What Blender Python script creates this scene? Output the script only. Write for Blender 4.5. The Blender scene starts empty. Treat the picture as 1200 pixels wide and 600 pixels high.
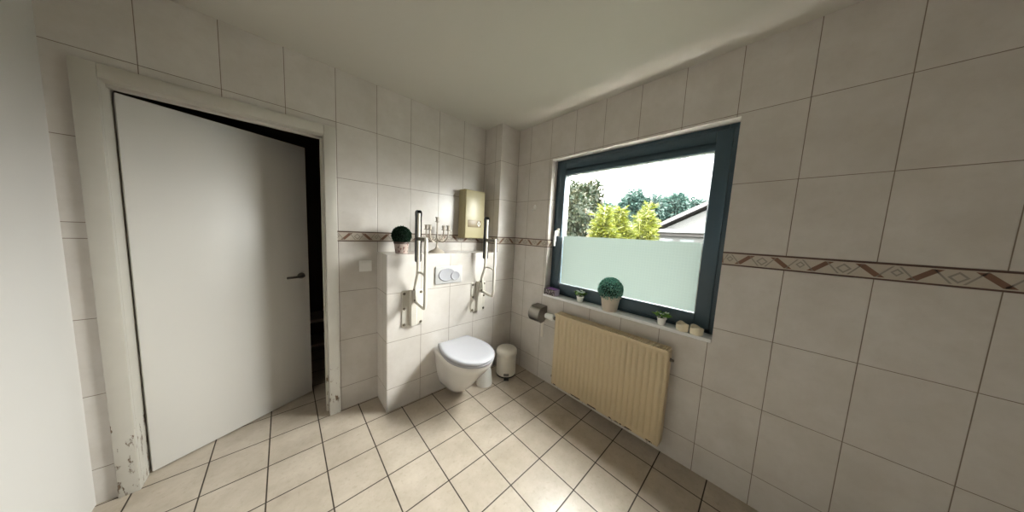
import bpy, bmesh, math, random
from mathutils import Vector, Matrix
import numpy as np
PI = math.pi
S = bpy.context.scene
C = S.collection
random.seed(7)

# ------------------------------------------------------------------ camera, sky, sun, exposure
cd = bpy.data.cameras.new('camera'); cam = bpy.data.objects.new('camera', cd); C.objects.link(cam)
cd.sensor_fit = 'HORIZONTAL'; cd.sensor_width = 36.0; cd.lens = 282.43 / 1200 * 36.0; cd.clip_start = 0.02
RT, UP, FW = ((0.7276037, -0.6842399, 0.0490784), (0.0296004, 0.1027918, 0.9942624), (0.6853588, 0.7219762, -0.0950455))
cam.matrix_world = Matrix(((RT[0], UP[0], -FW[0], -1.8328), (RT[1], UP[1], -FW[1], -2.1461),
                           (RT[2], UP[2], -FW[2], 1.4397), (0, 0, 0, 1)))
S.camera = cam

SKY = 4.6
w = bpy.data.worlds.new('overcast_sky'); S.world = w; w.use_nodes = True
nt = w.node_tree; bg = nt.nodes['Background']; bg.inputs['Strength'].default_value = SKY
tc = nt.nodes.new('ShaderNodeTexCoord'); sx = nt.nodes.new('ShaderNodeSeparateXYZ'); nt.links.new(tc.outputs['Generated'], sx.inputs[0])
mr = nt.nodes.new('ShaderNodeMapRange'); nt.links.new(sx.outputs[2], mr.inputs[0])          # overcast: the zenith brighter than the horizon
mr.inputs[1].default_value = 0.0; mr.inputs[2].default_value = 1.0; mr.inputs[3].default_value = 0.45; mr.inputs[4].default_value = 2.7
vm = nt.nodes.new('ShaderNodeVectorMath'); vm.operation = 'SCALE'; vm.inputs[0].default_value = (1.0, 0.985, 0.965)
nt.links.new(mr.outputs[0], vm.inputs['Scale']); nt.links.new(vm.outputs[0], bg.inputs['Color'])

sl = bpy.data.lights.new('sun', 'SUN'); sl.energy = .7; sl.angle = math.radians(60); sl.color = (1, .98, .95)
so = bpy.data.objects.new('sun', sl); C.objects.link(so)
so.rotation_euler = Vector((-0.9, 1.0, -0.8)).to_track_quat('-Z', 'Y').to_euler()      # the sun behind thin cloud, off to the side of the window

pl = bpy.data.lights.new('window_portal', 'AREA'); pl.shape = 'RECTANGLE'; pl.size = 1.3; pl.size_y = 1.3
pl.cycles.is_portal = True
po = bpy.data.objects.new('window_portal', pl); C.objects.link(po)
po.location = (0.31, -1.335, 1.49); po.rotation_euler = (0, PI / 2, 0)

S.view_settings.view_transform = 'Standard'; S.view_settings.look = 'None'
S.view_settings.exposure = 3.52; S.view_settings.gamma = 1.0; S.view_settings.use_curve_mapping = False
try:
    S.cycles.use_denoising = True; S.cycles.max_bounces = 14; S.cycles.diffuse_bounces = 8
    S.cycles.transparent_max_bounces = 24; S.cycles.sample_clamp_indirect = 6
except Exception:
    pass

# ------------------------------------------------------------------ material helpers
def lin(c):
    return tuple(((v / 255) / 12.92 if v / 255 <= .04045 else ((v / 255 + .055) / 1.055) ** 2.4) for v in c) + (1,)

class NT:
    def __init__(s, name):
        s.m = bpy.data.materials.new(name); s.m.use_nodes = True; s.t = s.m.node_tree
        s.b = s.t.nodes['Principled BSDF']; s.out = s.t.nodes['Material Output']
    def n(s, typ, **kw):
        o = s.t.nodes.new(typ)
        for k, v in kw.items(): setattr(o, k, v)
        return o
    def l(s, a, b): s.t.links.new(a, b)
    def val(s, sock, v):
        if hasattr(v, 'is_output'): s.l(v, sock)
        else: sock.default_value = v
    def math(s, op, a, b=0.0, c=None):
        o = s.n('ShaderNodeMath', operation=op); s.val(o.inputs[0], a); s.val(o.inputs[1], b)
        if c is not None: s.val(o.inputs[2], c)
        return o.outputs[0]
    def mix(s, f, a, b):
        o = s.n('ShaderNodeMix', data_type='RGBA'); s.val(o.inputs[0], f); s.val(o.inputs[6], a); s.val(o.inputs[7], b)
        return o.outputs[2]
    def noise(s, scale, detail=4, coord=None, rough=.55):
        o = s.n('ShaderNodeTexNoise'); o.inputs['Scale'].default_value = scale; o.inputs['Detail'].default_value = detail
        o.inputs['Roughness'].default_value = rough
        if coord is None: coord = s.n('ShaderNodeTexCoord').outputs['Object']
        s.l(coord, o.inputs['Vector']); return o.outputs['Fac']
    def ramp(s, f, p0, p1):
        o = s.n('ShaderNodeMapRange'); s.val(o.inputs[0], f); o.inputs[1].default_value = p0; o.inputs[2].default_value = p1
        return o.outputs[0]
    def bump(s, h, dist, strength=1.0):
        o = s.n('ShaderNodeBump'); o.inputs['Distance'].default_value = dist; o.inputs['Strength'].default_value = strength
        s.l(h, o.inputs['Height']); s.l(o.outputs[0], s.b.inputs['Normal'])
    def col(s, v): s.val(s.b.inputs['Base Color'], v)
    def rough(s, v): s.val(s.b.inputs['Roughness'], v)
    def metal(s, v): s.b.inputs['Metallic'].default_value = v

def simple(name, rgb, rough=.5, metal=0.0, var=.06, scale=12, bump=0.0):
    t = NT(name); c = lin(rgb); d = tuple(x * (1 - var * 2) for x in c[:3]) + (1,)
    f = t.noise(scale); t.col(t.mix(f, d, c)); t.rough(rough); t.metal(metal)
    if bump: t.bump(t.noise(scale * 8), bump)
    return t.m

TW, RH, XO, YO = 0.2569, 0.3782, -1.5466, -0.4163          # wall tile pitch, row pitch and where the seams start
def tile_wall():
    t = NT('wall_tiles')
    pos = t.n('ShaderNodeTexCoord').outputs['Object']; sp = t.n('ShaderNodeSeparateXYZ'); t.l(pos, sp.inputs[0])
    nr = t.n('ShaderNodeSeparateXYZ'); g = t.n('ShaderNodeNewGeometry'); t.l(g.outputs['True Normal'], nr.inputs[0])
    side = t.math('GREATER_THAN', t.math('ABSOLUTE', nr.outputs[0]), .5)
    up = t.math('GREATER_THAN', t.math('ABSOLUTE', nr.outputs[2]), .5)
    hx = t.math('DIVIDE', t.math('SUBTRACT', sp.outputs[0], XO), TW); hy = t.math('DIVIDE', t.math('SUBTRACT', sp.outputs[1], YO), TW)
    h = t.math('ADD', t.math('MULTIPLY', hy, side), t.math('MULTIPLY', hx, t.math('SUBTRACT', 1.0, side)))
    z = sp.outputs[2]; hi = t.math('GREATER_THAN', z, 1.355)
    zo = t.math('ADD', .184, t.math('MULTIPLY', hi, 1.392 - .184))
    v = t.math('DIVIDE', t.math('SUBTRACT', z, zo), RH)
    def dist(q, pitch):
        fr = t.math('SUBTRACT', q, t.math('FLOOR', q))
        return t.math('MULTIPLY', t.math('MINIMUM', fr, t.math('SUBTRACT', 1.0, fr)), pitch)
    dz = t.math('ADD', dist(v, RH), up)
    d = t.math('MINIMUM', dist(h, TW), dz)
    grout = t.math('SUBTRACT', 1.0, t.ramp(d, .0008, .0020))
    n1 = t.noise(5, 6, rough=.65); n2 = t.noise(28, 3)
    cid = t.n('ShaderNodeCombineXYZ'); t.l(t.math('FLOOR', h), cid.inputs[0]); t.l(t.math('FLOOR', t.math('ADD', v, t.math('MULTIPLY', hi, 9.0))), cid.inputs[1]); t.l(side, cid.inputs[2])
    wn = t.n('ShaderNodeTexWhiteNoise'); t.l(cid.outputs[0], wn.inputs[0])
    base = t.mix(t.ramp(n1, .35, .68), lin((200, 194, 187)), lin((213, 208, 203)))
    base = t.mix(t.math('MULTIPLY', wn.outputs[0], .22), base, lin((192, 185, 178)))
    base = t.mix(t.math('MULTIPLY', t.ramp(n2, .55, .75), .15), base, lin((184, 175, 166)))
    t.col(t.mix(grout, base, lin((120, 106, 92))))
    t.rough(t.math('ADD', .3, t.math('MULTIPLY', grout, .5)))
    t.bump(t.math('ADD', t.ramp(d, .0004, .004), t.math('MULTIPLY', n1, .12)), .0012, .6)
    return t.m

def tile_floor():
    t = NT('floor_tiles')
    pos = t.n('ShaderNodeTexCoord').outputs['Object']; sp = t.n('ShaderNodeSeparateXYZ'); t.l(pos, sp.inputs[0]); P = .25329
    qx = t.math('DIVIDE', t.math('SUBTRACT', sp.outputs[0], -1.1819), P); qy = t.math('DIVIDE', t.math('SUBTRACT', sp.outputs[1], -.7716), P)
    def dist(q):
        fr = t.math('SUBTRACT', q, t.math('FLOOR', q))
        return t.math('MULTIPLY', t.math('MINIMUM', fr, t.math('SUBTRACT', 1.0, fr)), P)
    d = t.math('MINIMUM', dist(qx), dist(qy)); n1 = t.noise(6.5, 8, rough=.65); n2 = t.noise(45, 4); n3 = t.noise(2.2, 3)
    grout = t.math('SUBTRACT', 1.0, t.ramp(t.math('ADD', d, t.math('MULTIPLY', n2, .001)), .0028, .0044))
    cid = t.n('ShaderNodeCombineXYZ'); t.l(t.math('FLOOR', qx), cid.inputs[0]); t.l(t.math('FLOOR', qy), cid.inputs[1])
    wn = t.n('ShaderNodeTexWhiteNoise'); t.l(cid.outputs[0], wn.inputs[0])
    base = t.mix(t.ramp(n1, .25, .82), lin((162, 150, 134)), lin((204, 193, 178)))
    base = t.mix(t.math('MULTIPLY', t.ramp(n3, .4, .7), .35), base, lin((168, 156, 142)))
    base = t.mix(t.math('MULTIPLY', t.ramp(n2, .56, .72), .3), base, lin((140, 127, 109)))
    base = t.mix(t.math('MULTIPLY', wn.outputs[0], .25), base, lin((170, 158, 142)))
    t.col(t.mix(grout, base, lin((46, 35, 25))))
    t.rough(t.math('ADD', t.math('ADD', .26, t.math('MULTIPLY', n1, .05)), t.math('MULTIPLY', grout, .4)))
    t.b.inputs['Coat Weight'].default_value = .08; t.b.inputs['Coat Roughness'].default_value = .22
    t.bump(t.math('ADD', t.ramp(d, .001, .006), t.math('MULTIPLY', n1, .08)), .0015, .5)
    return t.m

def chipped_paint():
    t = NT('chipped_white_paint')
    pos = t.n('ShaderNodeTexCoord').outputs['Object']; sp = t.n('ShaderNodeSeparateXYZ'); t.l(pos, sp.inputs[0])
    mp = t.n('ShaderNodeMapping'); mp.inputs['Scale'].default_value = (1, 1, .35); t.l(pos, mp.inputs[0])
    n = t.noise(38, 6, mp.outputs[0], .7); low = t.math('SUBTRACT', 1.0, t.ramp(sp.outputs[2], .03, .42))
    chip = t.math('MULTIPLY', t.ramp(n, .56, .6), t.math('GREATER_THAN', low, .02))
    chip = t.math('MULTIPLY', chip, t.math('GREATER_THAN', t.math('ADD', n, t.math('MULTIPLY', low, .3)), .66))
    t.col(t.mix(chip, t.mix(t.noise(9), lin((186, 181, 171)), lin((198, 194, 185))), lin((112, 92, 72)))); t.rough(.45)
    t.bump(chip, -.0015)
    return t.m

def rusty_cream():
    t = NT('radiator_enamel')
    pos = t.n('ShaderNodeTexCoord').outputs['Object']; sp = t.n('ShaderNodeSeparateXYZ'); t.l(pos, sp.inputs[0])
    n = t.noise(14, 5, rough=.6)
    low = t.math('LESS_THAN', sp.outputs[2], .010)
    chip = t.math('MULTIPLY', t.math('GREATER_THAN', n, .53), low)
    t.col(t.mix(chip, t.mix(t.noise(4), lin((206, 187, 151)), lin((214, 196, 162))), lin((60, 44, 34)))); t.rough(.42)
    return t.m

def leafmat(name, c0, c1, rough=.55, trans=.0):
    t = NT(name); t.b.inputs['Specular IOR Level'].default_value = .15; oi = t.n('ShaderNodeNewGeometry').outputs['Random Per Island']
    t.col(t.mix(oi, lin(c0), lin(c1))); t.rough(rough)
    if trans:
        tr = t.n('ShaderNodeBsdfTranslucent'); t.l(t.mix(oi, lin(c0), lin(c1)), tr.inputs[0])
        mx = t.n('ShaderNodeMixShader'); mx.inputs[0].default_value = trans
        t.l(t.b.outputs[0], mx.inputs[1]); t.l(tr.outputs[0], mx.inputs[2]); t.l(mx.outputs[0], t.out.inputs[0])
    return t.m

def clear_glass():
    t = NT('clear_glass'); t.t.nodes.remove(t.b)
    tr = t.n('ShaderNodeBsdfTransparent'); tr.inputs[0].default_value = (.96, .98, .97, 1)
    gl = t.n('ShaderNodeBsdfGlossy'); gl.inputs['Roughness'].default_value = .02
    mx = t.n('ShaderNodeMixShader'); mx.inputs[0].default_value = .05
    t.l(tr.outputs[0], mx.inputs[1]); t.l(gl.outputs[0], mx.inputs[2]); t.l(mx.outputs[0], t.out.inputs[0]); return t.m

def frosted_film():
    t = NT('frosted_film'); pos = t.n('ShaderNodeTexCoord').outputs['Object']
    vo = t.n('ShaderNodeTexVoronoi', feature='DISTANCE_TO_EDGE'); vo.inputs['Scale'].default_value = 52; vo.inputs['Randomness'].default_value = .15
    t.l(pos, vo.inputs['Vector']); e = t.ramp(vo.outputs['Distance'], .0, .14)
    col = t.mix(e, (.030, .036, .0325, 1), (.019, .0232, .0206, 1))
    tr = t.n('ShaderNodeBsdfTranslucent'); t.l(col, tr.inputs[0])
    df = t.n('ShaderNodeBsdfDiffuse'); df.inputs[0].default_value = (.60, .61, .59, 1)
    mx = t.n('ShaderNodeMixShader'); mx.inputs[0].default_value = .22
    t.l(tr.outputs[0], mx.inputs[1]); t.l(df.outputs[0], mx.inputs[2]); t.l(mx.outputs[0], t.out.inputs[0]); t.t.nodes.remove(t.b); return t.m

def floral(name, base, spots, scale):
    t = NT(name); vo = t.n('ShaderNodeTexVoronoi'); vo.inputs['Scale'].default_value = scale
    t.l(t.n('ShaderNodeTexCoord').outputs['Object'], vo.inputs['Vector'])
    n = t.noise(scale * 1.3, 3); f = t.math('MULTIPLY', t.math('LESS_THAN', vo.outputs['Distance'], .42), t.math('GREATER_THAN', n, .46))
    t.col(t.mix(f, lin(base), t.mix(t.ramp(n, .5, .6), lin(spots[0]), lin(spots[1])))); t.rough(.4); return t.m

M = dict(
    tile=tile_wall(), floor=tile_floor(), casing=chipped_paint(), radiator=rusty_cream(), glass=clear_glass(), film=frosted_film(),
    plaster=simple('ceiling_paint', (196, 192, 183), .9, var=.02, scale=3, bump=.0006),
    white_wall=simple('white_wall_paint', (205, 202, 198), .85, var=.01, scale=4, bump=.0004),
    door=simple('white_door_paint', (212, 209, 204), .4, var=.01),
    dark_wall=simple('corridor_paint', (92, 74, 58), .85, var=.08),
    marble=simple('sill_stone', (244, 245, 247), .2, var=.05, scale=18),
    frame=simple('anthracite_frame', (58, 78, 90), .38, var=.04, scale=6),
    seal=simple('light_glazing_seal', (200, 202, 200), .5),
    white=simple('white_plastic', (236, 235, 232), .3, var=.01),
    plate=simple('flush_plate_plastic', (190, 190, 190), .3, var=.01),
    lid=simple('seat_plastic', (170, 170, 175), .22, var=.01),
    ceramic=simple('sanitary_ceramic', (222, 219, 214), .12, var=.01),
    rail=simple('white_coated_steel', (208, 203, 192), .3, var=.03),
    screw=simple('dull_screw_steel', (120, 112, 100), .4, .8),
    black=simple('black_foam_grip', (24, 25, 26), .55, var=.1, scale=60, bump=.0004),
    steel=simple('brushed_steel', (150, 146, 140), .3, 1.0, var=.08, scale=40),
    grey=simple('grey_bracket', (118, 114, 104), .45, .3),
    cream=simple('boiler_cream', (178, 168, 132), .34, var=.02),
    cream2=simple('boiler_band', (140, 124, 94), .4, var=.03),
    silver=simple('matt_champagne_metal', (182, 172, 158), .45, .2, var=.05),
    bin=simple('bin_enamel', (232, 228, 218), .28, var=.02),
    dark=simple('dark_plastic', (38, 36, 34), .5),
    paper=simple('toilet_paper', (226, 220, 210), .95, var=.03, scale=60),
    pot=simple('cement_pot', (226, 214, 200), .9, var=.12, scale=22, bump=.0012),
    whitepot=simple('white_glazed_pot', (246, 246, 244), .3, var=.03),
    soil=simple('potting_soil', (70, 52, 38), .95, var=.2, scale=60),
    wax=simple('cream_wax', (250, 240, 216), .45, var=.1, scale=30, bump=.001),
    wick=simple('wick', (60, 52, 44), .9),
    floralpot=floral('floral_pot', (172, 156, 146), ((70, 54, 54), (150, 100, 98)), 48),
    brownrim=simple('brown_rim', (78, 62, 56), .45, var=.1),
    floralbox=floral('tissue_print', (74, 66, 68), ((196, 186, 192), (30, 27, 32)), 60),
    lilac=simple('lilac_card', (158, 112, 190), .5), palelilac=simple('pale_lilac_card', (206, 190, 214), .5, var=.12, scale=60),
    ball=leafmat('boxwood_dark', (22, 44, 32), (44, 70, 50)), ball2=leafmat('boxwood_teal', (58, 120, 108), (140, 186, 168)),
    core=simple('ball_core', (24, 40, 30), .95),
    leaf=leafmat('young_leaf', (70, 120, 50), (136, 176, 90), .45, .25), petal=leafmat('white_petal', (236, 240, 238), (200, 224, 214), .5, .2),
    stem=simple('green_stem', (92, 130, 70), .6),
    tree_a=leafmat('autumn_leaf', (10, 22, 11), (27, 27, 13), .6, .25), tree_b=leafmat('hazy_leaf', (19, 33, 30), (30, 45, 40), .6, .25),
    bamboo=leafmat('bamboo_leaf', (38, 45, 4), (60, 62, 10), .6, .3), bark=simple('bark', (92, 78, 62), .9, var=.2),
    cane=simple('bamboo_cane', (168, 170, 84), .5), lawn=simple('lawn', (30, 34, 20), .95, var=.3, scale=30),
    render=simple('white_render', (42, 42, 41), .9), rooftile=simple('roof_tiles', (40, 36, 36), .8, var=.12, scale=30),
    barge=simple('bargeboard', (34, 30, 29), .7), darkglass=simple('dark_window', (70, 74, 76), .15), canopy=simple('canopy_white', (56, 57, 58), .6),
    b_line=simple('border_line', (88, 64, 54), .4), b_base=simple('border_ground', (190, 180, 167), .35, var=.06, scale=40),
    b_rust=simple('border_rust', (128, 94, 76), .4, var=.1, scale=80), b_grey=simple('border_grey', (150, 142, 134), .4),
    shelf=simple('pale_shelf_wood', (196, 184, 164), .6, var=.1),
)

# ------------------------------------------------------------------ mesh helpers
def link(name, me, mats, parent=None, smooth=None):
    o = bpy.data.objects.new(name, me); C.objects.link(o)
    for m in (mats if isinstance(mats, (list, tuple)) else [mats]): me.materials.append(m)
    if parent is not None: o.parent = parent
    return o

def obj(name, bm, mats, parent=None, smooth=35, loc=None):
    bmesh.ops.recalc_face_normals(bm, faces=bm.faces[:])
    if smooth:
        ca = math.cos(math.radians(smooth))
        for f in bm.faces: f.smooth = True
        for e in bm.edges:
            if len(e.link_faces) == 2 and e.link_faces[0].normal.dot(e.link_faces[1].normal) < ca: e.smooth = False
            elif len(e.link_faces) != 2: e.smooth = False
    me = bpy.data.meshes.new(name); bm.to_mesh(me); bm.free()
    o = link(name, me, mats, parent)
    if loc is not None: o.location = loc
    return o

def thing(name, label, cat, loc=(0, 0, 0), rz=0, group=None):
    o = bpy.data.objects.new(name, None); C.objects.link(o); o.location = loc; o.rotation_euler = (0, 0, rz); o.empty_display_size = .05
    return tag(o, label, cat, group)

def tag(o, label, cat, group=None):
    o['label'] = label; o['category'] = cat
    if group: o['group'] = group
    return o

def struct(o, label=None):
    o['kind'] = 'structure'
    if label: o['label'] = label
    return o

def B(): return bmesh.new()

def box(bm, x0, x1, y0, y1, z0, z1, bev=0.0, seg=2, mi=0):
    t = bmesh.new(); bmesh.ops.create_cube(t, size=1)
    for v in t.verts: v.co = Vector(((x0 + x1) / 2 + v.co.x * (x1 - x0), (y0 + y1) / 2 + v.co.y * (y1 - y0), (z0 + z1) / 2 + v.co.z * (z1 - z0)))
    if bev: bmesh.ops.bevel(t, geom=t.edges[:], offset=bev, segments=seg, profile=.5, affect='EDGES')
    for f in t.faces: f.material_index = mi
    merge(bm, t); return bm

def merge(bm, t, mat=None):
    if mat is not None: bmesh.ops.transform(t, matrix=mat, verts=t.verts[:])
    me = bpy.data.meshes.new('tmp'); t.to_mesh(me); t.free(); bm.from_mesh(me); bpy.data.meshes.remove(me)

def loft(bm, rings, cap0=True, cap1=True, closed=True, mi=0):
    vs = [[bm.verts.new(p) for p in r] for r in rings]; n = len(vs[0])
    for a, b in zip(vs, vs[1:]):
        for i in range(n if closed else n - 1):
            j = (i + 1) % n; f = bm.faces.new((a[i], a[j], b[j], b[i])); f.material_index = mi
    if cap0: bm.faces.new(vs[0][::-1]).material_index = mi
    if cap1: bm.faces.new(vs[-1]).material_index = mi
    return bm

def lathe(bm, prof, seg=32, at=(0, 0, 0), axis='z', cap0=True, cap1=True, mi=0):
    R = []
    for r, z in prof:
        ring = []
        for k in range(seg):
            a = 2 * PI * k / seg; p = (r * math.cos(a), r * math.sin(a), z)
            if axis == 'y': p = (p[0], p[2], p[1])
            if axis == 'x': p = (p[2], p[0], p[1])
            ring.append((p[0] + at[0], p[1] + at[1], p[2] + at[2]))
        R.append(ring)
    return loft(bm, R, cap0, cap1, mi=mi)

def tube(bm, pts, r, seg=12, caps=True, mi=0):
    pts = [Vector(p) for p in pts]; n = len(pts); rs = r if isinstance(r, (list, tuple)) else [r] * n
    tang = [(pts[min(i + 1, n - 1)] - pts[max(i - 1, 0)]).normalized() for i in range(n)]
    up = Vector((0, 0, 1)) if abs(tang[0].z) < .9 else Vector((1, 0, 0)); u = tang[0].cross(up).normalized(); R = []
    for i in range(n):
        u = (u - tang[i] * u.dot(tang[i])).normalized(); v = tang[i].cross(u)
        R.append([pts[i] + (u * math.cos(2 * PI * k / seg) + v * math.sin(2 * PI * k / seg)) * rs[i] for k in range(seg)])
    return loft(bm, R, caps, caps, mi=mi)

def curve(P, n=8):
    P = [Vector(p) for p in P]; Q = [P[0] * 2 - P[1]] + P + [P[-1] * 2 - P[-2]]; out = []
    for i in range(1, len(Q) - 2):
        a, b, c, d = Q[i - 1:i + 3]
        for k in range(n):
            t = k / n; out.append(.5 * ((2 * b) + (c - a) * t + (2 * a - 5 * b + 4 * c - d) * t * t + (3 * b - a - 3 * c + d) * t ** 3))
    return out + [P[-1]]

def prism(bm, poly, x0, x1, axis='x', mi=0):
    def at(p, t): return {'x': (t, p[0], p[1]), 'y': (p[0], t, p[1]), 'z': (p[0], p[1], t)}[axis]
    return loft(bm, [[at(p, x0) for p in poly], [at(p, x1) for p in poly]], mi=mi)

def leaf_mesh(name, centers, dirs, L, Wd, mat, parent, fold=.25, rng=None):
    """one mesh of small folded pointed leaves"""
    V, F = [], []
    for c, d, l_, w_ in zip(centers, dirs, L, Wd):
        d = d.normalized(); s = d.cross(Vector((rng.gauss(0, 1), rng.gauss(0, 1), rng.gauss(0, 1))))
        if s.length < 1e-4: s = d.cross(Vector((1, .3, .2)))
        s.normalize(); nrm = d.cross(s); i = len(V)
        V += [c, c + d * l_ * .5 + s * w_ * .5 + nrm * w_ * fold, c + d * l_, c + d * l_ * .5 - s * w_ * .5 + nrm * w_ * fold]
        F += [(i, i + 1, i + 2), (i, i + 2, i + 3)]
    me = bpy.data.meshes.new(name); me.from_pydata([tuple(v) for v in V], [], F); me.update()
    return link(name, me, mat, parent)

# ------------------------------------------------------------------ the room
XL, YF, H = -2.55, -4.3, 2.5                     # left wall, wall behind the photographer, ceiling
DX0, DX1, DZ = -2.42, -1.62, 2.04                 # doorway
WY0, WY1, WZ0, WZ1 = -1.975, -0.70, 0.872, 2.134  # window opening
PY, PZ, PX0, BX = -0.25, 1.235, -1.293, -0.245    # ledge wall, ledge height, its left end, corner box

b = B(); box(b, -3.3, .02, YF - .1, 1.7, -.15, 0); struct(obj('floor', b, M['floor'], smooth=0), 'beige square tiled floor with dark brown joints')
b = B(); box(b, XL - .1, .3, YF - .1, .12, H, H + .2); struct(obj('ceiling', b, M['plaster'], smooth=0), 'plain off-white ceiling')
b = B(); box(b, XL - .1, DX0 - .06, 0, .12, 0, H); box(b, DX0 - .06, DX1 + .06, 0, .12, DZ + .05, H); box(b, DX1 + .06, .3, 0, .12, 0, H)
struct(obj('wall_back', b, M['tile'], smooth=0), 'off-white tiled wall behind the toilet')
b = B(); box(b, 0, .3, YF - .1, WY0, 0, H); box(b, 0, .3, WY1, 0, 0, H); box(b, 0, .3, WY0, WY1, 0, WZ0 - .022); box(b, 0, .3, WY0, WY1, WZ1, H)
struct(obj('wall_right', b, M['tile'], smooth=0), 'off-white tiled wall with the large window')
b = B(); box(b, XL - .1, XL, YF - .1, 0, 0, H); struct(obj('wall_left', b, M['white_wall'], smooth=0), 'plain white wall')
b = B(); box(b, XL, 0, YF - .1, YF, 0, H); struct(obj('wall_front', b, M['white_wall'], smooth=0), 'plain white wall')
b = B(); box(b, PX0, BX, PY, 0, 0, PZ); struct(obj('wall_ledge', b, M['tile'], smooth=0), 'half-height tiled wall with a ledge on top')
b = B(); box(b, BX, 0, PY, 0, 0, H); struct(obj('wall_corner', b, M['tile'], smooth=0), 'tiled pipe casing in the corner')
b = B(); box(b, -3.3, -3.2, .12, 1.7, 0, H); box(b, -1.3, -1.2, .12, 1.7, 0, H); box(b, -3.3, -1.2, 1.6, 1.7, 0, H); box(b, -3.3, -1.2, .12, 1.7, H, H + .2); box(b, -3.3, XL - .1, .02, .12, 0, H)
struct(obj('wall_corridor', b, M['dark_wall'], smooth=0), 'dark walls of the space behind the door')

# ---- patterned border band (trim), one strip per wall face
def border(name, p0, p1, nrm, s0):
    p0, p1, nrm = Vector(p0), Vector(p1), Vector(nrm); ax = (p1 - p0); Ln = ax.length; ax.normalize(); z0, z1 = 1.318, 1.392; hz = z1 - z0
    b = B()
    def poly(pts, d, mi):
        pts = [(min(max(s, 0), Ln), v) for s, v in pts]
        if max(p[0] for p in pts) - min(p[0] for p in pts) < .002: return
        def P(s, v, e): return p0 + ax * s + Vector((0, 0, z0 + v * hz - p0.z)) + nrm * e
        try: loft(b, [[P(s, v, 0.0) for s, v in pts], [P(s, v, d) for s, v in pts]], mi=mi)
        except ValueError: pass
    poly([(0, 0), (Ln, 0), (Ln, 1), (0, 1)], .0025, 0)
    poly([(0, 0), (Ln, 0), (Ln, .09), (0, .09)], .0032, 1); poly([(0, .9), (Ln, .9), (Ln, 1), (0, 1)], .0032, 1)
    k = math.floor((0 - s0) / TW) - 1
    while s0 + k * TW < Ln:
        o = s0 + k * TW
        def sl(c, w, mi, flip=1, t=.045):
            poly([(o + (c - w * flip) * TW - t * TW, .16), (o + (c - w * flip) * TW + t * TW, .16), (o + (c + w * flip) * TW + t * TW, .84), (o + (c + w * flip) * TW - t * TW, .84)], .0032, mi)
        def dia(c, w, h, mi, d): poly([(o + (c - w) * TW, .5), (o + c * TW, .5 - h), (o + (c + w) * TW, .5), (o + c * TW, .5 + h)], d, mi)
        sl(.2, .10, 2, 1, .05); sl(.72, .10, 2, -1, .05)
        sl(.06, .07, 3, -1, .012); sl(.34, .07, 3, -1, .012); sl(.58, .07, 3, 1, .012); sl(.86, .07, 3, 1, .012)
        dia(.46, .085, .30, 3, .0032); dia(.46, .055, .19, 0, .0036)
        dia(.97, .06, .22, 3, .0032); dia(.97, .035, .12, 0, .0036)
        k += 1
    struct(obj(name, b, [M['b_base'], M['b_line'], M['b_rust'], M['b_grey']], smooth=0), 'tile border with rust brown lozenges')
border('trim_1', (-1.553, 0, 0), (BX, 0, 0), (0, -1, 0), XO + 1.553)
border('trim_2', (BX, 0, 0), (BX, PY, 0), (-1, 0, 0), 0)
border('trim_3', (BX, PY, 0), (0, PY, 0), (0, -1, 0), 0)
border('trim_4', (0, PY, 0), (0, WY1, 0), (-1, 0, 0), .04)
border('trim_5', (0, WY1, 0), (.07, WY1, 0), (0, -1, 0), 0)
border('trim_6', (0, WY0, 0), (0, YF, 0), (-1, 0, 0), .04)

# ---- door
d1 = struct(thing('door_1', 'white door ajar in a chipped white casing', 'door', (0, 0, 0)))
b = B()
box(b, DX1, DX1 + .066, -.022, 0, 0, DZ + .062, .004); box(b, DX0 - .066, DX0, -.022, 0, 0, DZ + .062, .004); box(b, DX0, DX1, -.022, 0, DZ, DZ + .062, .004)
box(b, DX1, DX1 + .058, -.002, .125, 0, DZ + .05); box(b, DX0 - .058, DX0, -.002, .125, 0, DZ + .05); box(b, DX0, DX1, -.002, .125, DZ, DZ + .05)
box(b, DX1 - .014, DX1, .05, .08, 0, DZ); box(b, DX0, DX1, .05, .08, DZ - .014, DZ)
obj('door_casing', b, M['casing'], d1)
b = B(); box(b, .004, .785, -.02, .02, .008, DZ - .02, .003)
leaf = obj('door_leaf', b, M['door'], d1, loc=(DX0, .10, 0)); leaf.rotation_euler = (0, 0, math.radians(24))
b = B(); lathe(b, [(.024, -.028), (.024, -.021)], 20, (.73, 0, 1.02), 'y'); tube(b, curve([(.73, -.022, 1.02), (.73, -.062, 1.02), (.70, -.07, 1.02), (.62, -.07, 1.02)], 5), .009)
obj('door_handle', b, M['steel'], leaf)
sh = thing('low_shelf', 'pale low shelf in the dark space behind the door', 'shelf', (-2.25, 1.38, 0))
for z in (.06, .34): b = B(); box(b, -.75, .9, -.17, .17, z, z + .03, .003); obj('shelf_board', b, M['shelf'], sh)
for x in (-.75, .0, .87): b = B(); box(b, x, x + .03, -.165, .165, 0, .34, .002); obj('side_panel', b, M['shelf'], sh)

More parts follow.
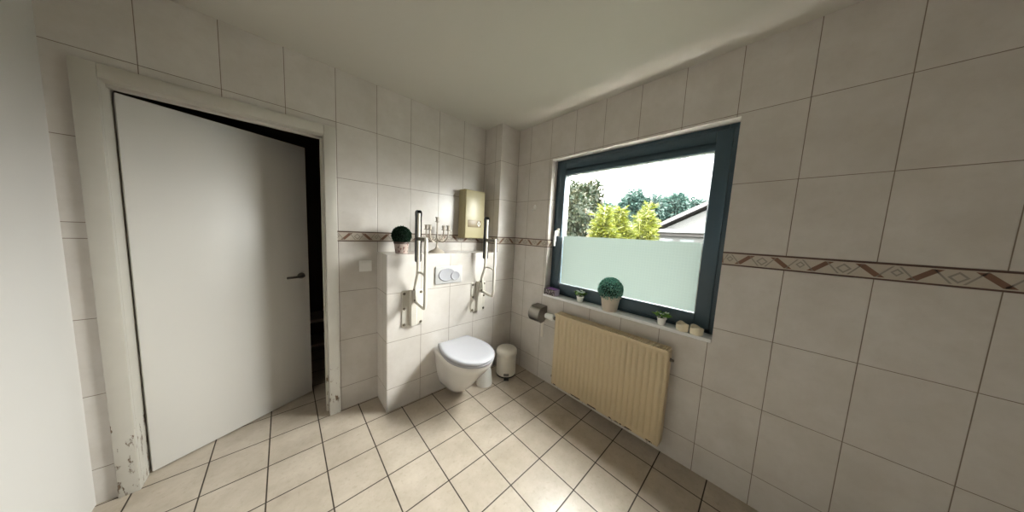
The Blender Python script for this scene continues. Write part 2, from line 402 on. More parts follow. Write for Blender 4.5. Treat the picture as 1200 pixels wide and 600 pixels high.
# ---- window
w1 = struct(thing('window_1', 'large dark-framed window, its lower half frosted', 'window', (0, 0, 0)))
FX = .068
def ring(b, x0, x1, y0, y1, z0, z1, t, bev=.003):
    box(b, x0, x1, y0, y0 + t, z0, z1, bev); box(b, x0, x1, y1 - t, y1, z0, z1, bev); box(b, x0, x1, y0 + t, y1 - t, z0, z0 + t, bev); box(b, x0, x1, y0 + t, y1 - t, z1 - t, z1, bev)
b = B(); ring(b, FX + .012, .16, WY0, WY1, WZ0, WZ1, .05); obj('outer_frame', b, M['frame'], w1)
b = B(); ring(b, FX, .135, WY0 + .028, WY1 - .028, WZ0 + .028, WZ1 - .028, .078, .005); box(b, FX, .135, WY0 + .1, WY1 - .1, WZ1 - .143, WZ1 - .09, .003); obj('sash', b, M['frame'], w1)
GY0, GY1, GZ0, GZ1 = WY0 + .106, WY1 - .106, WZ0 + .106, WZ1 - .143
b = B(); ring(b, FX + .012, FX + .02, GY0 - .002, GY1 + .002, GZ0 - .002, GZ1 + .002, .007, .001); obj('glazing_bead', b, M['seal'], w1)
b = B(); box(b, .100, .106, GY0, GY1, GZ0, GZ1); obj('pane', b, M['glass'], w1, 0)
b = B(); b.faces.new([b.verts.new(p) for p in ((.0985, GY0 + .004, GZ0 + .004), (.0985, GY1 - .004, GZ0 + .004), (.0985, GY1 - .004, 1.437), (.0985, GY0 + .004, 1.437))]); obj('frosted_film', b, M['film'], w1, 0)
b = B(); box(b, -.022, FX + .09, WY0 - .0, WY1 + .0, WZ0 - .022, WZ0, .003); obj('window_sill', b, M['marble'], w1)
hy, hz = WY1 - .068, 1.475
hd = B(); box(hd, FX - .010, FX, hy - .014, hy + .014, hz - .045, hz + .03, .004); base = obj('handle_base', hd, M['white'], w1)
hd = B(); lathe(hd, [(.009, 0), (.009, -.04)], 14, (FX - .008, hy, hz), 'x'); tube(hd, curve([(FX - .044, hy, hz + .004), (FX - .05, hy, hz - .03), (FX - .05, hy + .002, hz - .08), (FX - .046, hy + .004, hz - .138)], 6), [.0095 + .002 * math.sin(i / 6) for i in range(19)], 12)
obj('window_handle', hd, M['white'], w1)

# ------------------------------------------------------------------ toilet
TX = -.745
to = thing('toilet', 'white wall-hung toilet with closed lid, under the flush plate', 'toilet', (TX, PY, 0))
def egg(hb, hw, yc, yf, z, nb=5, nf=18, s=1.0, cy=None):
    P = []
    for i in range(nb):
        t = i / nb; P.append((hb + (hw - hb) * math.sin(t * PI / 2), yc * t))
    for i in range(nf + 1):
        a = PI / 2 * i / nf; P.append((hw * math.cos(a) ** .92 if i < nf else 0, yc + (yf - yc) * math.sin(a)))
    full = P + [(-x, y) for x, y in P[-2::-1]]
    return [(x, y, z) for x, y in full]
def shr(r, k, z, c=-.27): return [(x * k, c + (y - c) * k, z) for x, y, _ in r]
bw = [egg(.07, .070, -.08, -.165, .045), egg(.095, .088, -.10, -.215, .055), egg(.115, .104, -.12, -.265, .095), egg(.135, .122, -.15, -.33, .17), egg(.15, .146, -.19, -.405, .26),
      egg(.16, .172, -.235, -.475, .34), egg(.168, .184, -.25, -.508, .38), egg(.17, .187, -.25, -.514, .405), egg(.168, .184, -.25, -.51, .415)]
b = B(); loft(b, bw); obj('bowl', b, M['ceramic'], to, 60)
sr = egg(.145, .195, -.245, -.492, .42); sr = [(x, y - .03, z) for x, y, z in sr]
b = B(); loft(b, [shr(sr, .985, .419), shr(sr, 1.0, .424), shr(sr, 1.0, .433), shr(sr, .985, .4375), shr(sr, .66, .4375), shr(sr, .64, .432), shr(sr, .64, .421), shr(sr, .66, .419)], False, False)
obj('seat', b, M['lid'], to, 50)
b = B(); loft(b, [shr(sr, .985, .439), shr(sr, 1.005, .443), shr(sr, 1.005, .452), shr(sr, .985, .459), shr(sr, .94, .463), shr(sr, .86, .4645), shr(sr, .76, .463), shr(sr, .66, .459), shr(sr, .5, .456), shr(sr, .25, .4545), shr(sr, .02, .454)])
obj('lid', b, M['lid'], to, 50)
for x in (-.085, .085):
    b = B(); lathe(b, [(.014, -.022), (.015, -.018), (.015, .018), (.014, .022)], 16, (x, -.022, .436), 'x'); lathe(b, [(.016, .418), (.013, .436)], 16, (x, -.022, 0)); obj('hinge', b, M['lid'], to)

fp = thing('flush_plate', 'white dual flush plate with oval button, on the half-height wall', 'flush plate', (-.790, PY, .972))
b = B(); box(b, -.128, .128, -.012, 0, 0, .152, .005, 3); obj('plate', b, M['plate'], fp)
def oval(b, cx, cz, rx, rz, y0, y1, n=36):
    R = lambda k, y: [(cx + rx * k * math.cos(2 * PI * i / n), y, cz + rz * k * math.sin(2 * PI * i / n)) for i in range(n)]
    loft(b, [R(1, y0), R(1, y1 + .002), R(.95, y1), R(.85, y1 + .0015), R(.1, y1 + .001)])
b = B(); oval(b, -.022, .080, .078, .056, -.012, -.0195); obj('flush_button', b, M['lid'], fp)
b = B(); oval(b, .055, .066, .043, .038, -.012, -.0245); obj('flush_button', b, M['lid'], fp)

# ------------------------------------------------------------------ fold-up support rails
def rail(x, label):
    r = thing('grab_rail', label, 'grab rail', (x, PY, .66), 0, 'fold-up support rails beside the toilet')
    b = B(); box(b, -.084, .084, -.010, 0, 0, .292, .006, 3); obj('wall_plate', b, M['rail'], r)
    b = B(); prism(b, [(-.028, -.009), (-.026, -.032), (-.02, -.038), (.02, -.038), (.026, -.032), (.028, -.009)], .012, .30, 'z'); obj('hinge_channel', b, M['rail'], r)
    for sx in (-.066, .066):
        for sz in (.022, .150, .270):
            b = B(); lathe(b, [(.011, -.009), (.011, -.013), (.007, -.018), (.002, -.0185)], 10, (sx, 0, sz), 'y'); obj('screw', b, M['screw'], r)
    b = B(); tube(b, curve([(0, -.036, .262), (0, -.045, .30), (0, -.072, .375), (0, -.099, .435), (0, -.106, .49)], 6) + [(0, -.106, .70), (0, -.106, .89)], .0130, 14); obj('upper_rail', b, M['rail'], r)
    # padded grip: a C-shaped sleeve open towards the room, closed by a rounded top
    b = B(); prof = []
    a0, a1 = math.radians(-20), math.radians(203)
    for i in range(21): a = a0 + (a1 - a0) * i / 20; prof.append((.023 * math.cos(a) * 1.0, .030 * math.sin(a)))
    for i in range(20, -1, -1): a = a0 + (a1 - a0) * i / 20; prof.append((.0135 * math.cos(a), .0135 * math.sin(a)))
    rings = []
    for z, k in ((.528, .8), (.536, .97), (.55, 1), (.62, .98), (.86, .98), (.885, 1.06), (.9, 1.0), (.91, .8), (.914, .5)):
        rings.append([(px * k, -.102 + py * k, z) for px, py in prof])
    loft(b, rings); obj('grip', b, M['black'], r, 50)
    b = B(); tube(b, [(0, -.232, .714), (0, -.238, .700), (0, -.238, .30)] + curve([(0, -.238, .25), (0, -.231, .21), (0, -.21, .198), (0, -.12, .205), (0, -.04, .225)], 5), .0125, 12); obj('lower_rail', b, M['rail'], r)
    b = B(); box(b, -.015, .015, -.240, -.096, .690, .716, .004); obj('link_bracket', b, M['grey'], r)
    b = B(); tube(b, curve([(0, -.100, .44), (0, -.14, .452), (0, -.20, .448), (0, -.238, .43)], 4), .008, 10); obj('cross_rail', b, M['rail'], r)
    b = B(); prism(b, [(-.034, .30), (-.055, .335), (-.075, .33), (-.095, .235), (-.085, .20), (-.034, .20)], -.008, .008, 'x'); obj('hinge_lever', b, M['rail'], r)
    for yy, zz in ((-.058, .305), (-.075, .225)):
        b = B(); lathe(b, [(.008, -.005), (.008, .002)], 10, (-.009, yy, zz), 'x'); obj('bolt', b, M['screw'], r)
    return r
rail(-1.104, 'folded-up white support rail with black grip, beside the round topiary pot')
rail(-.470, 'folded-up white support rail with black grip, in front of the cream boiler')

# ------------------------------------------------------------------ boiler on the wall
bo = thing('water_heater', 'cream box-shaped water heater on the tiled wall above the ledge', 'water heater', (-.4425, 0, 1.365))
b = B(); box(b, -.1175, .1175, -.105, 0, 0, .475, .006, 3); obj('case', b, M['cream'], bo)
b = B(); box(b, -.1135, .1135, -.122, -.104, .004, .471, .008, 3); obj('front_cover', b, M['cream'], bo)
b = B(); box(b, -.084, .072, -.1245, -.121, .112, .182, .002); pan = obj('control_band', b, M['cream2'], bo)
b = B(); loft(b, [[(.042 + .020 * k * math.cos(PI / 2 * i), y, .147 + .030 * k * math.sin(PI / 2 * i)) for i in range(4)] for k, y in ((1, -.124), (1, -.129), (.8, -.131))]); kn = obj('diamond_emblem', b, M['white'], pan)
b = B(); loft(b, [[(.042 + .009 * k * math.cos(PI / 2 * i), y, .147 + .014 * k * math.sin(PI / 2 * i)) for i in range(4)] for k, y in ((1, -.131), (1, -.1325))]); obj('emblem_centre', b, M['cream2'], pan)

# ------------------------------------------------------------------ light switch, hook
sw = thing('light_switch', 'white square switch plate on the tiles between door casing and ledge', 'switch', (-1.376, 0, 1.084))
b = B(); box(b, -.043, .043, -.009, 0, 0, .086, .003); obj('plate', b, M['white'], sw)
b = B(); prism(b, [(-.007, .014), (-.0125, .016), (-.0105, .043), (-.0125, .070), (-.007, .072)], -.029, .029, 'x'); obj('rocker', b, M['white'], sw)
hk = thing('wall_hook', 'small white hook on the tiles beside the window reveal', 'hook', (0, -.515, 1.70))
b = B(); R = lambda k, x: [(x, .016 * k * math.cos(2 * PI * i / 20), .026 * k * math.sin(2 * PI * i / 20) + .005) for i in range(20)]
loft(b, [R(1, 0), R(1, -.005), R(.85, -.008)]); obj('base', b, M['white'], hk)
b = B(); tube(b, curve([(-.006, 0, .012), (-.016, 0, -.008), (-.02, 0, -.028), (-.032, 0, -.030), (-.036, 0, -.014)], 5), .0045, 10); obj('prong', b, M['white'], hk)

# ------------------------------------------------------------------ things on the ledge
rng = random.Random(3)
def sph(r, n, rng, jit=.0):
    out = []
    for i in range(n):
        z = 1 - 2 * (i + .5) / n; a = i * 2.399963; k = math.sqrt(max(0, 1 - z * z)); d = Vector((k * math.cos(a), k * math.sin(a), z)); out.append(d)
    return out
def leafball(name, c, r, n, L, W, mat, parent):
    ds = sph(r, n, rng)
    cs = [Vector(c) + d * (r - L * .75) * rng.uniform(.94, 1.02) for d in ds]; dd = [d + Vector((rng.gauss(0, .5), rng.gauss(0, .5), rng.gauss(0, .5))) for d in ds]
    return leaf_mesh(name, cs, dd, [L * rng.uniform(.75, 1.15) for _ in ds], [W * rng.uniform(.8, 1.2) for _ in ds], mat, parent, rng=rng)
tp = thing('topiary_pot', 'dark green topiary ball in a floral pot on the ledge', 'potted plant', (-1.155, -.15, PZ))
b = B(); lathe(b, [(.043, 0), (.046, .004), (.054, .078), (.052, .079), (.001, .079)], 28, cap1=False); obj('pot', b, M['floralpot'], tp)
b = B(); lathe(b, [(.0535, .076), (.0575, .079), (.0575, .092), (.052, .092), (.050, .080), (.0535, .076)], 28, cap0=False, cap1=False); obj('rim', b, M['brownrim'], tp)
b = B(); lathe(b, [(.0505, .079), (.001, .084)], 20); obj('soil', b, M['soil'], tp)
b = B(); bmesh.ops.create_icosphere(b, subdivisions=3, radius=.064, matrix=Matrix.Translation((0, 0, .142))); co = obj('ball', b, M['core'], tp)
leafball('foliage', (0, 0, .142), .076, 1500, .016, .010, M['ball'], co)

cn = thing('candelabra', 'matt silver five-armed candelabra on the ledge', 'candelabra', (-.856, -.15, PZ), math.radians(12))
b = B(); lathe(b, [(.066, 0), (.067, .005), (.060, .012), (.045, .022), (.028, .030), (.014, .040), (.009, .055), (.0075, .085), (.010, .092), (.011, .098), (.008, .105), (.0065, .17), (.009, .178), (.0065, .186), (.0062, .262), (.009, .27)], 28); obj('stem', b, M['silver'], cn)
def cup(b, x, y, z): lathe(b, [(.007, z), (.020, z + .003), (.021, z + .006), (.012, z + .010), (.0135, z + .034), (.0175, z + .044), (.0155, z + .044), (.011, z + .02), (.001, z + .02)], 16, (x, y, 0), cap1=False)
b = B(); cup(b, 0, 0, .266); obj('candle_cup', b, M['silver'], cn)
for k in range(4):
    a = PI / 2 * k + .35; c_, s_ = math.cos(a), math.sin(a)
    b = B(); tube(b, curve([(0, 0, .135), (.02 * c_, .02 * s_, .108), (.062 * c_, .062 * s_, .098), (.098 * c_, .098 * s_, .128), (.108 * c_, .108 * s_, .165), (.108 * c_, .108 * s_, .197)], 6), .0062, 10); tube(b, curve([(.062 * c_, .062 * s_, .100), (.05 * c_, .05 * s_, .135), (.07 * c_, .07 * s_, .155), (.082 * c_, .082 * s_, .135)], 5), .0035, 8)
    ar = obj('arm', b, M['silver'], cn)
    b = B(); cup(b, .108 * c_, .108 * s_, .196); obj('candle_cup', b, M['silver'], ar)

# ------------------------------------------------------------------ pedal bin, brush
bn = thing('pedal_bin', 'cream pedal bin standing in the corner beside the toilet', 'waste bin', (-.213, -.432, 0), math.radians(-40))
b = B(); lathe(b, [(.094, .012), (.098, .016), (.098, .225), (.1, .23)], 40); obj('body', b, M['bin'], bn)
b = B(); lathe(b, [(.096, 0), (.099, .003), (.099, .016), (.095, .018)], 40); obj('base_ring', b, M['dark'], bn)
b = B(); lathe(b, [(.1045, .222), (.107, .226), (.107, .246), (.103, .262), (.088, .276), (.06, .285), (.03, .288), (.001, .2885)], 40); obj('lid', b, M['bin'], bn, 60)
b = B(); box(b, -.026, .026, -.104, -.09, .028, .05, .003); obj('pedal_slot', b, M['steel'], bn)
b = B(); box(b, -.024, .024, -.145, -.085, .006, .017, .004); obj('pedal', b, M['dark'], bn)
bh = thing('toilet_brush', 'white toilet brush holder on the floor behind the toilet bowl', 'toilet brush', (-.487, -.43, 0))
b = B(); lathe(b, [(.070, 0), (.074, .004), (.073, .03), (.062, .13), (.054, .17), (.048, .172), (.050, .165), (.064, .02), (.001, .012)], 28, cap1=False); obj('holder', b, M['white'], bh)
b = B(); lathe(b, [(.036, .168), (.038, .172), (.03, .178), (.009, .183), (.0075, .21), (.0085, .33), (.006, .345)], 20); obj('handle', b, M['white'], bh)

# ------------------------------------------------------------------ radiator
ra = thing('radiator', 'cream ribbed panel radiator with chipped bottom edge, under the window', 'radiator', (-.0315, -1.36, .105))
RL, RHt = .43, .645
b = B(); N = 22; pitch = (2 * RL - .03) / N; ys = [-RL, -RL + .008]; fl = [0, 0]
for i in range(N):
    y = -RL + .015 + i * pitch
    ys += [y + pitch * .04, y + pitch * .18, y + pitch * .82, y + pitch * .96]; fl += [0, 1, 1, 0]
ys += [RL - .008, RL]; fl += [0, 0]
zs = [(0, 0), (.028, 0), (.045, 1), (RHt - .045, 1), (RHt - .028, 0), (RHt, 0)]
X0, dep = -.081, .0105
rows = [[(X0 - dep * f_ * k if True else 0, y, z) for y, f_ in zip(ys, fl)] for z, k in zs]
vs = [[b.verts.new(p) for p in r] for r in rows]
for a_, c_ in zip(vs, vs[1:]):
    for i in range(len(ys) - 1): b.faces.new((a_[i], a_[i + 1], c_[i + 1], c_[i]))
vb = [[b.verts.new((X0 + .012, y, z)) for y in (ys[0], ys[-1])] for z in (0, RHt)]
b.faces.new([v for v in vs[0]] + [vb[0][1], vb[0][0]]); b.faces.new([v for v in vs[-1]] + [vb[1][1], vb[1][0]])
b.faces.new([r[0] for r in vs] + [vb[1][0], vb[0][0]]); b.faces.new([r[-1] for r in vs] + [vb[1][1], vb[0][1]]); b.faces.new((vb[0][0], vb[0][1], vb[1][1], vb[1][0]))
obj('front_panel', b, M['radiator'], ra, 50)
b = B(); box(b, -.014, 0, -RL, RL, .0, RHt, .003); obj('back_panel', b, M['radiator'], ra)
for s in (-1, 1): b = B(); box(b, -.075, -.01, s * RL - .006, s * RL + .006, .012, RHt - .004, .002); obj('side_panel', b, M['radiator'], ra)
b = B()
box(b, -.096, -.086, -RL, RL, RHt - .008, RHt + .009, .003); box(b, -.012, -.002, -RL, RL, RHt - .006, RHt + .008, .002)
n = 60
for i in range(n + 1):
    y = -RL + .004 + (2 * RL - .008) * i / n; box(b, -.088, -.008, y - .0038, y + .0038, RHt - .002, RHt + .005)
for y in (-.29, -.14, 0, .14, .29): box(b, -.088, -.008, y - .012, y + .012, RHt - .003, RHt + .007, .001)
obj('top_grille', b, M['radiator'], ra, 0)
b = B()
for i in range(40): y = -RL + .02 + (2 * RL - .04) * i / 39; box(b, -.07, -.015, y - .006, y + .006, .02, RHt - .02)
obj('convector_fins', b, M['radiator'], ra, 0)
for y in (-.3, .3): b = B(); box(b, -.016, .03, y - .02, y + .02, .45, .60, .002); obj('wall_bracket', b, M['radiator'], ra)
b = B(); lathe(b, [(.012, .425), (.012, .450), (.015, .452), (.015, .470)], 16, (-.045, 0, .585), 'y'); tube(b, curve([(-.045, .462, .585), (-.02, .464, .585), (.03, .464, .585)], 4), .010); vl = obj('valve_body', b, M['steel'], ra)
b = B(); lathe(b, [(.015, .468), (.025, .474), (.029, .483), (.029, .520), (.026, .526), (.026, .558), (.022, .566), (.001, .567)], 24, (-.045, 0, .585), 'y'); obj('thermostat_head', b, M['white'], vl)
b = B(); lathe(b, [(.012, .424), (.012, .452), (.009, .458)], 14, (-.045, 0, .045), 'y'); tube(b, [(-.045, .45, .045), (-.02, .452, .045), (.03, .452, .045)], .009); obj('return_valve', b, M['dark'], ra)
b = B(); lathe(b, [(.012, -.425), (.012, -.442), (.008, -.446), (.008, -.456), (.004, -.458)][::-1], 12, (-.045, 0, .585), 'y'); obj('bleed_plug', b, M['screw'], ra)

# ------------------------------------------------------------------ paper holder and roll
th = thing('paper_holder', 'stainless steel paper holder with rounded cover, on the tiles by the radiator', 'toilet paper holder', (0, -.682, .675))
b = B(); box(b, -.005, 0, -.066, .066, -.05, .082, .002); obj('wall_plate', b, M['steel'], th)
b = B(); out, inn = [], []
for i in range(21):
    a = math.radians(97 + (262 - 97) * i / 20); cx, cz = -.062, .0
    out.append((cx + .068 * math.cos(a), cz + .075 * math.sin(a))); inn.append((cx + .0655 * math.cos(a), cz + .0725 * math.sin(a)))
out = [(-.004, .078)] + out; inn = [(-.004, .0755)] + inn
prof = out + inn[::-1]; loft(b, [[(p[0], y, p[1]) for p in prof] for y in (-.064, .064)]); obj('cover', b, M['steel'], th)
for y in (-.064, .0615):
    b = B(); poly = [(-.004, .077)] + [(-.062 + .067 * math.cos(math.radians(97 + 165 * i / 20)), .074 * math.sin(math.radians(97 + 165 * i / 20))) for i in range(21)] + [(-.03, -.068), (-.004, -.03)]
    loft(b, [[(p[0], y, p[1]) for p in poly], [(p[0], y + .0025, p[1]) for p in poly]]); obj('end_cap', b, M['steel'], th, 0)
b = B(); tube(b, [(-.06, -.062, 0), (-.06, .062, 0)], .006, 10); obj('spindle', b, M['steel'], th)
tr = thing('toilet_roll', 'paper roll inside the steel holder, its narrow end hanging down', 'toilet roll', (-.06, -.682, .672))
b = B(); R = lambda r, y: [(r * math.cos(2 * PI * i / 32), y, r * math.sin(2 * PI * i / 32)) for i in range(32)]
loft(b, [R(.019, -.048), R(.047, -.048), R(.048, -.046), R(.048, .046), R(.047, .048), R(.019, .048), R(.019, -.048)], False, False); obj('roll', b, M['paper'], tr)
b = B(); pth = curve([(.0485, 0, .0), (.047, 0, -.06), (.044, 0, -.13), (.046, 0, -.19), (.042, 0, -.235)], 5)
def strip(pts, w0, w1, yy, t=.0012):
    n_ = len(pts); R_ = []
    for i, p in enumerate(pts):
        wd = w0 + (w1 - w0) * i / (n_ - 1); R_.append([(p.x - t, yy - wd, p.z), (p.x, yy, p.z), (p.x - t, yy + wd, p.z), (p.x + t, yy + wd, p.z), (p.x + 2 * t, yy, p.z), (p.x + t, yy - wd, p.z)])
    loft(b, R_)
strip(pth, .014, .012, -.028); obj('loose_sheet', b, M['paper'], tr)

# ------------------------------------------------------------------ things on the window sill
SZ = WZ0
tb = thing('tissue_box', 'small tissue box with lilac top and dark printed side, on the sill', 'tissue box', (.004, -.776, SZ), math.radians(-3))
b = B(); box(b, -.03, .045, -.066, .066, 0, .058, .002); obj('box', b, M['floralbox'], tb)
b = B(); box(b, -.029, .044, -.065, .040, .0575, .0605, .001); obj('top', b, M['lilac'], tb)
b = B(); box(b, -.028, .043, -.0675, -.0655, .002, .056, .0008); obj('end_panel', b, M['palelilac'], tb)
b = B(); oval_pts = lambda k, z: [(.008 + .012 * k * math.cos(2 * PI * i / 20), .032 * k * math.sin(2 * PI * i / 20), z) for i in range(20)]
loft(b, [oval_pts(1, .060), oval_pts(1.05, .064), oval_pts(.8, .068), oval_pts(.3, .072)]); obj('opening', b, M['lilac'], tb)

def smallpot(name, loc, label, h, r, flowers, seed):
    t = thing(name, label, 'potted plant', loc); rg = random.Random(seed)
    b = B(); lathe(b, [(r * .72, 0), (r * .76, .002), (r * .95, h * .82), (r * 1.05, h * .84), (r * 1.05, h), (r * .93, h), (r * .9, h * .85), (.001, h * .85)], 24, cap1=False); obj('pot', b, M['whitepot'], t)
    b = B(); lathe(b, [(r * .9, h * .84), (.001, h * .9)], 16); obj('soil', b, M['soil'], t)
    b = B(); cs, ds, fc = [], [], []
    for i in range(11):
        a = i * 2.4; L = rg.uniform(.02, .045); o = Vector((math.cos(a) * r * .9, math.sin(a) * r * .9, h + L * .8))
        tube(b, curve([(0, 0, h * .85), (o.x * .4, o.y * .4, h + L * .5), tuple(o)], 3), .0011, 6)
        fc.append(o)
        for k in range(3):
            cs.append(o * .85 + Vector((0, 0, h * .15)) - Vector((0, 0, .004 * k))); ds.append(Vector((math.cos(a + k - 1), math.sin(a + k - 1), rg.uniform(-.1, .5))))
    obj('stems', b, M['stem'], t)
    leaf_mesh('leaves', cs, ds, [rg.uniform(.030, .046) for _ in cs], [rg.uniform(.015, .021) for _ in cs], M['leaf'], t, .1, rg)
    pick = fc if flowers > 1 else fc[2:7:2]
    P, D = [], []
    for o in pick:
        for k in range(6):
            P.append(o + Vector((0, 0, .006))); D.append(Vector((math.cos(k * PI / 3), math.sin(k * PI / 3), rg.uniform(.1, .6))))
    leaf_mesh('blossoms', P, D, [.016] * len(P), [.012] * len(P), M['petal'], t, .1, rg)
    return t
smallpot('flower_pot', (.030, -1.072, SZ), 'small white pot with white blossoms, between tissue box and topiary', .052, .031, 2, 4)
smallpot('flower_pot', (.012, -1.705, SZ), 'small white pot with spreading green leaves, beside the cream candles', .05, .028, 1, 9)
bt = thing('topiary_pot', 'round blue-green topiary ball in a pale cement pot on the sill', 'potted plant', (.010, -1.345, SZ))
b = B(); lathe(b, [(.052, 0), (.054, .004), (.070, .105), (.078, .108), (.079, .128), (.073, .130), (.069, .118), (.001, .118)], 32, cap1=False); obj('pot', b, M['pot'], bt)
b = B(); lathe(b, [(.071, .116), (.001, .124)], 20); obj('soil', b, M['soil'], bt)
b = B(); bmesh.ops.create_icosphere(b, subdivisions=3, radius=.072, matrix=Matrix.Translation((-.006, 0, .168)))
for v in b.verts: v.co.x = -.006 + (v.co.x + .006) * .92
co = obj('ball', b, M['core'], bt)
leafball('foliage', (-.012, 0, .170), .094, 2300, .017, .009, M['ball2'], co)

def candle(loc, label, seed, rz):
    t = thing('candle_holder', label, 'candle holder', loc, rz, 'cream candle holders on the sill'); rg = random.Random(seed)
    b = B(); n = 28; R_ = []
    for r, z, wv in ((.029, 0, 0), (.033, .003, 0), (.0335, .018, 0), (.034, .036, .3), (.0345, .045, 1), (.031, .047, 1), (.028, .036, .5), (.024, .026, 0), (.001, .025, 0)):
        R_.append([((r + .0022 * math.sin(5 * a + seed)) * math.cos(a) if r > .01 else r * math.cos(a), (r + .0022 * math.sin(5 * a + seed)) * math.sin(a) if r > .01 else r * math.sin(a), z + wv * .008 * math.sin(2 * a + seed)) for a in [2 * PI * i / n for i in range(n)]])
    loft(b, R_); obj('cup', b, M['wax'], t, 60)
    b = B(); lathe(b, [(.019, .024), (.019, .034), (.017, .036), (.001, .0355)], 20); tl = obj('tealight', b, M['white'], t)
    b = B(); tube(b, [(0, 0, .0355), (.001, 0, .043)], .0009, 6); obj('wick', b, M['wick'], tl)
candle((.006, -1.826, SZ), 'cream wavy-rimmed candle holder, nearer the leafy pot', 1.0, .4)
candle((.004, -1.897, SZ), 'cream wavy-rimmed candle holder by the end of the sill', 2.6, 1.2)

# ------------------------------------------------------------------ outside
GZ = -.4
b = B(); box(b, .3, 45, -30, 40, GZ - .2, GZ); struct(obj('ground', b, M['lawn'], smooth=0), 'garden lawn outside the window')
def tree(loc, rx, rz_, zc, n, L, mat, label, seed, group):
    t = thing('tree', label, 'tree', loc, 0, group); rg = random.Random(seed)
    b = B(); tube(b, curve([(0, 0, 0), (.05, .03, zc * .5), (0, 0, zc)], 6), [.16 - .006 * i for i in range(13)], 10)
    for k in range(5):
        a = k * 1.3; tube(b, curve([(0, 0, zc * .55), (math.cos(a) * rx * .35, math.sin(a) * rx * .35, zc * .9), (math.cos(a) * rx * .65, math.sin(a) * rx * .65, zc + rz_ * .3)], 4), [.07 - .005 * i for i in range(9)], 8)
    obj('trunk', b, M['bark'], t)
    blobs = []
    for k in range(16):
        d = Vector((rg.gauss(0, 1), rg.gauss(0, 1), rg.gauss(0, 1))).normalized() * rg.uniform(.35, .8)
        blobs.append((Vector((d.x * rx, d.y * rx, zc + d.z * rz_)), rg.uniform(.3, .45)))
    b = B()
    for c, k in blobs:
        t_ = bmesh.new(); bmesh.ops.create_icosphere(t_, subdivisions=2, radius=1)
        for v in t_.verts: v.co = c + Vector((v.co.x * rx, v.co.y * rx, v.co.z * rz_)) * k * .8 * rg.uniform(.85, 1.1)
        merge(b, t_)
    cr = obj('crown', b, mat, t, 0)
    cs, ds = [], []
    for i in range(n):
        c, k = blobs[i % 16]; d = Vector((rg.gauss(0, 1), rg.gauss(0, 1), rg.gauss(0, 1))).normalized()
        cs.append(c + Vector((d.x * rx, d.y * rx, d.z * rz_)) * k * rg.uniform(.6, 1.05)); ds.append(d + Vector((rg.gauss(0, .6), rg.gauss(0, .6), rg.gauss(0, .6) - .3)))
    leaf_mesh('leaves', cs, ds, [L * rg.uniform(.7, 1.3) for _ in cs], [L * .6 * rg.uniform(.7, 1.2) for _ in cs], mat, cr, .2, rg)
    return t
def spot(x, sl_y): return (x, -2.146 + sl_y * (x + 1.833), GZ)
tree(spot(8.2, .61), 1.65, 2.2, 2.35, 16000, .17, M['tree_a'], 'olive and rust leaved tree at the window\'s left edge', 11, None)
G_ = 'hazy trees beyond the garden'
tree(spot(16, .50), 1.6, 1.9, 2.6, 9000, .26, M['tree_b'], 'hazy green tree behind the olive leaved tree', 12, G_)
tree(spot(25, .455), 2.0, 2.2, 3.1, 9000, .36, M['tree_b'], 'hazy green tree seen between the olive leaved tree and the bamboo', 16, G_)
tree(spot(20.5, .37), 1.9, 2.7, 3.7, 9000, .34, M['tree_b'], 'tallest hazy tree, above the yellow-green bamboo', 13, G_)
tree(spot(25.5, .27), 2.3, 2.6, 3.7, 9000, .38, M['tree_b'], 'hazy green tree above the house roof edge', 14, G_)
tree(spot(31.5, .17), 3.2, 3.0, 3.4, 9000, .46, M['tree_b'], 'hazy green tree behind the gable', 15, G_)
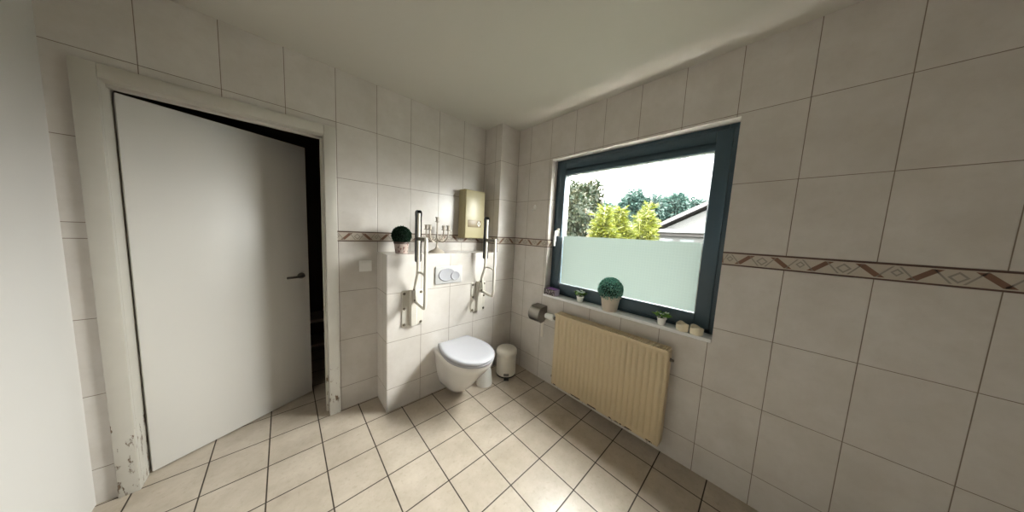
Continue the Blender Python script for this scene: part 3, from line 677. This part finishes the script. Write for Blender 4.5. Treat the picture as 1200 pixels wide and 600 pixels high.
def bamboo(loc, h, r, label, seed):
    t = thing('bamboo', label, 'bamboo', loc, 0, 'yellow-green bamboos in the garden'); rg = random.Random(seed); b = B(); cs, ds = [], []
    for k in range(13):
        a = rg.uniform(0, 2 * PI); rr = r * rg.uniform(.1, .75); hh = h * rg.uniform(.72, 1.0) * (1.02 - .35 * (rr / r) ** 1.5)
        p = curve([(math.cos(a) * rr * .3, math.sin(a) * rr * .3, 0), (math.cos(a) * rr * .6, math.sin(a) * rr * .6, hh * .6), (math.cos(a) * rr, math.sin(a) * rr, hh)], 8)
        tube(b, p, [.012 - .0006 * i for i in range(len(p))], 6)
        for m_ in range(330):
            q = p[min(len(p) - 1, int(len(p) * rg.uniform(.3, 1.0)))]; an = rg.uniform(0, 2 * PI)
            cs.append(q + Vector((math.cos(an), math.sin(an), 0)) * rg.uniform(0, r * .5) * (1.15 - .75 * q.z / h) + Vector((0, 0, rg.uniform(-.08, .04)))); ds.append(Vector((math.cos(an), math.sin(an), rg.uniform(-.5, .7))))
    obj('canes', b, M['cane'], t)
    leaf_mesh('leaves', cs, ds, [rg.uniform(.14, .26) for _ in cs], [rg.uniform(.03, .05) for _ in cs], M['bamboo'], t, .15, rg)
bamboo(spot(4.6, .488), 2.72, .36, 'yellow-green bamboo next to the olive leaved tree', 21)
bamboo(spot(6.0, .415), 3.02, .40, 'tall yellow-green bamboo in the middle of the clump', 22)
bamboo(spot(7.6, .335), 3.25, .60, 'yellow-green bamboo nearest the house', 23)

ho = thing('house', 'white gabled house with grey roof beyond the garden', 'house', (12.0, 0, GZ))
b = B(); prism(b, [(2.0, 0), (2.0, 2.15), (-1.6, 4.1), (-5.2, 2.15), (-5.2, 0)], 0, 6, 'x'); obj('gable_wall', b, M['render'], ho, 0)
b = B()
for s in (1, -1):
    e, k_, th_ = -1.6 + s * 4.1, -1.6, .16; z1_, z0_ = 4.30, 2.08
    prism(b, [(e, z0_), (k_, z1_), (k_, z1_ + th_), (e, z0_ + th_)], -.25, 6.3, 'x')
obj('roof', b, M['rooftile'], ho, 0)
b = B()
for s in (1, -1):
    e = -1.6 + s * 4.12; prism(b, [(e, 2.04), (-1.6, 4.26), (-1.6, 4.42), (e, 2.2)], -.3, -.25, 'x')
obj('bargeboard', b, M['barge'], ho, 0)
b = B(); box(b, -1.9, -.0, -5.0, 1.35, 0, 2.05); obj('annex_wall', b, M['render'], ho, 0)
b = B(); box(b, -2.25, .0, -5.2, 1.75, 2.18, 2.30, .01); obj('annex_roof', b, M['canopy'], ho, 0)
b = B(); box(b, -2.05, -.1, -5.1, 1.5, 2.05, 2.18); obj('fascia', b, M['barge'], ho, 0)
for y0, y1 in ((.62, 1.12), (-.1, .36), (-1.2, -.5)):
    b = B(); box(b, -1.93, -1.86, y0, y1, 1.2, 1.92); obj('window', b, M['darkglass'], ho, 0)
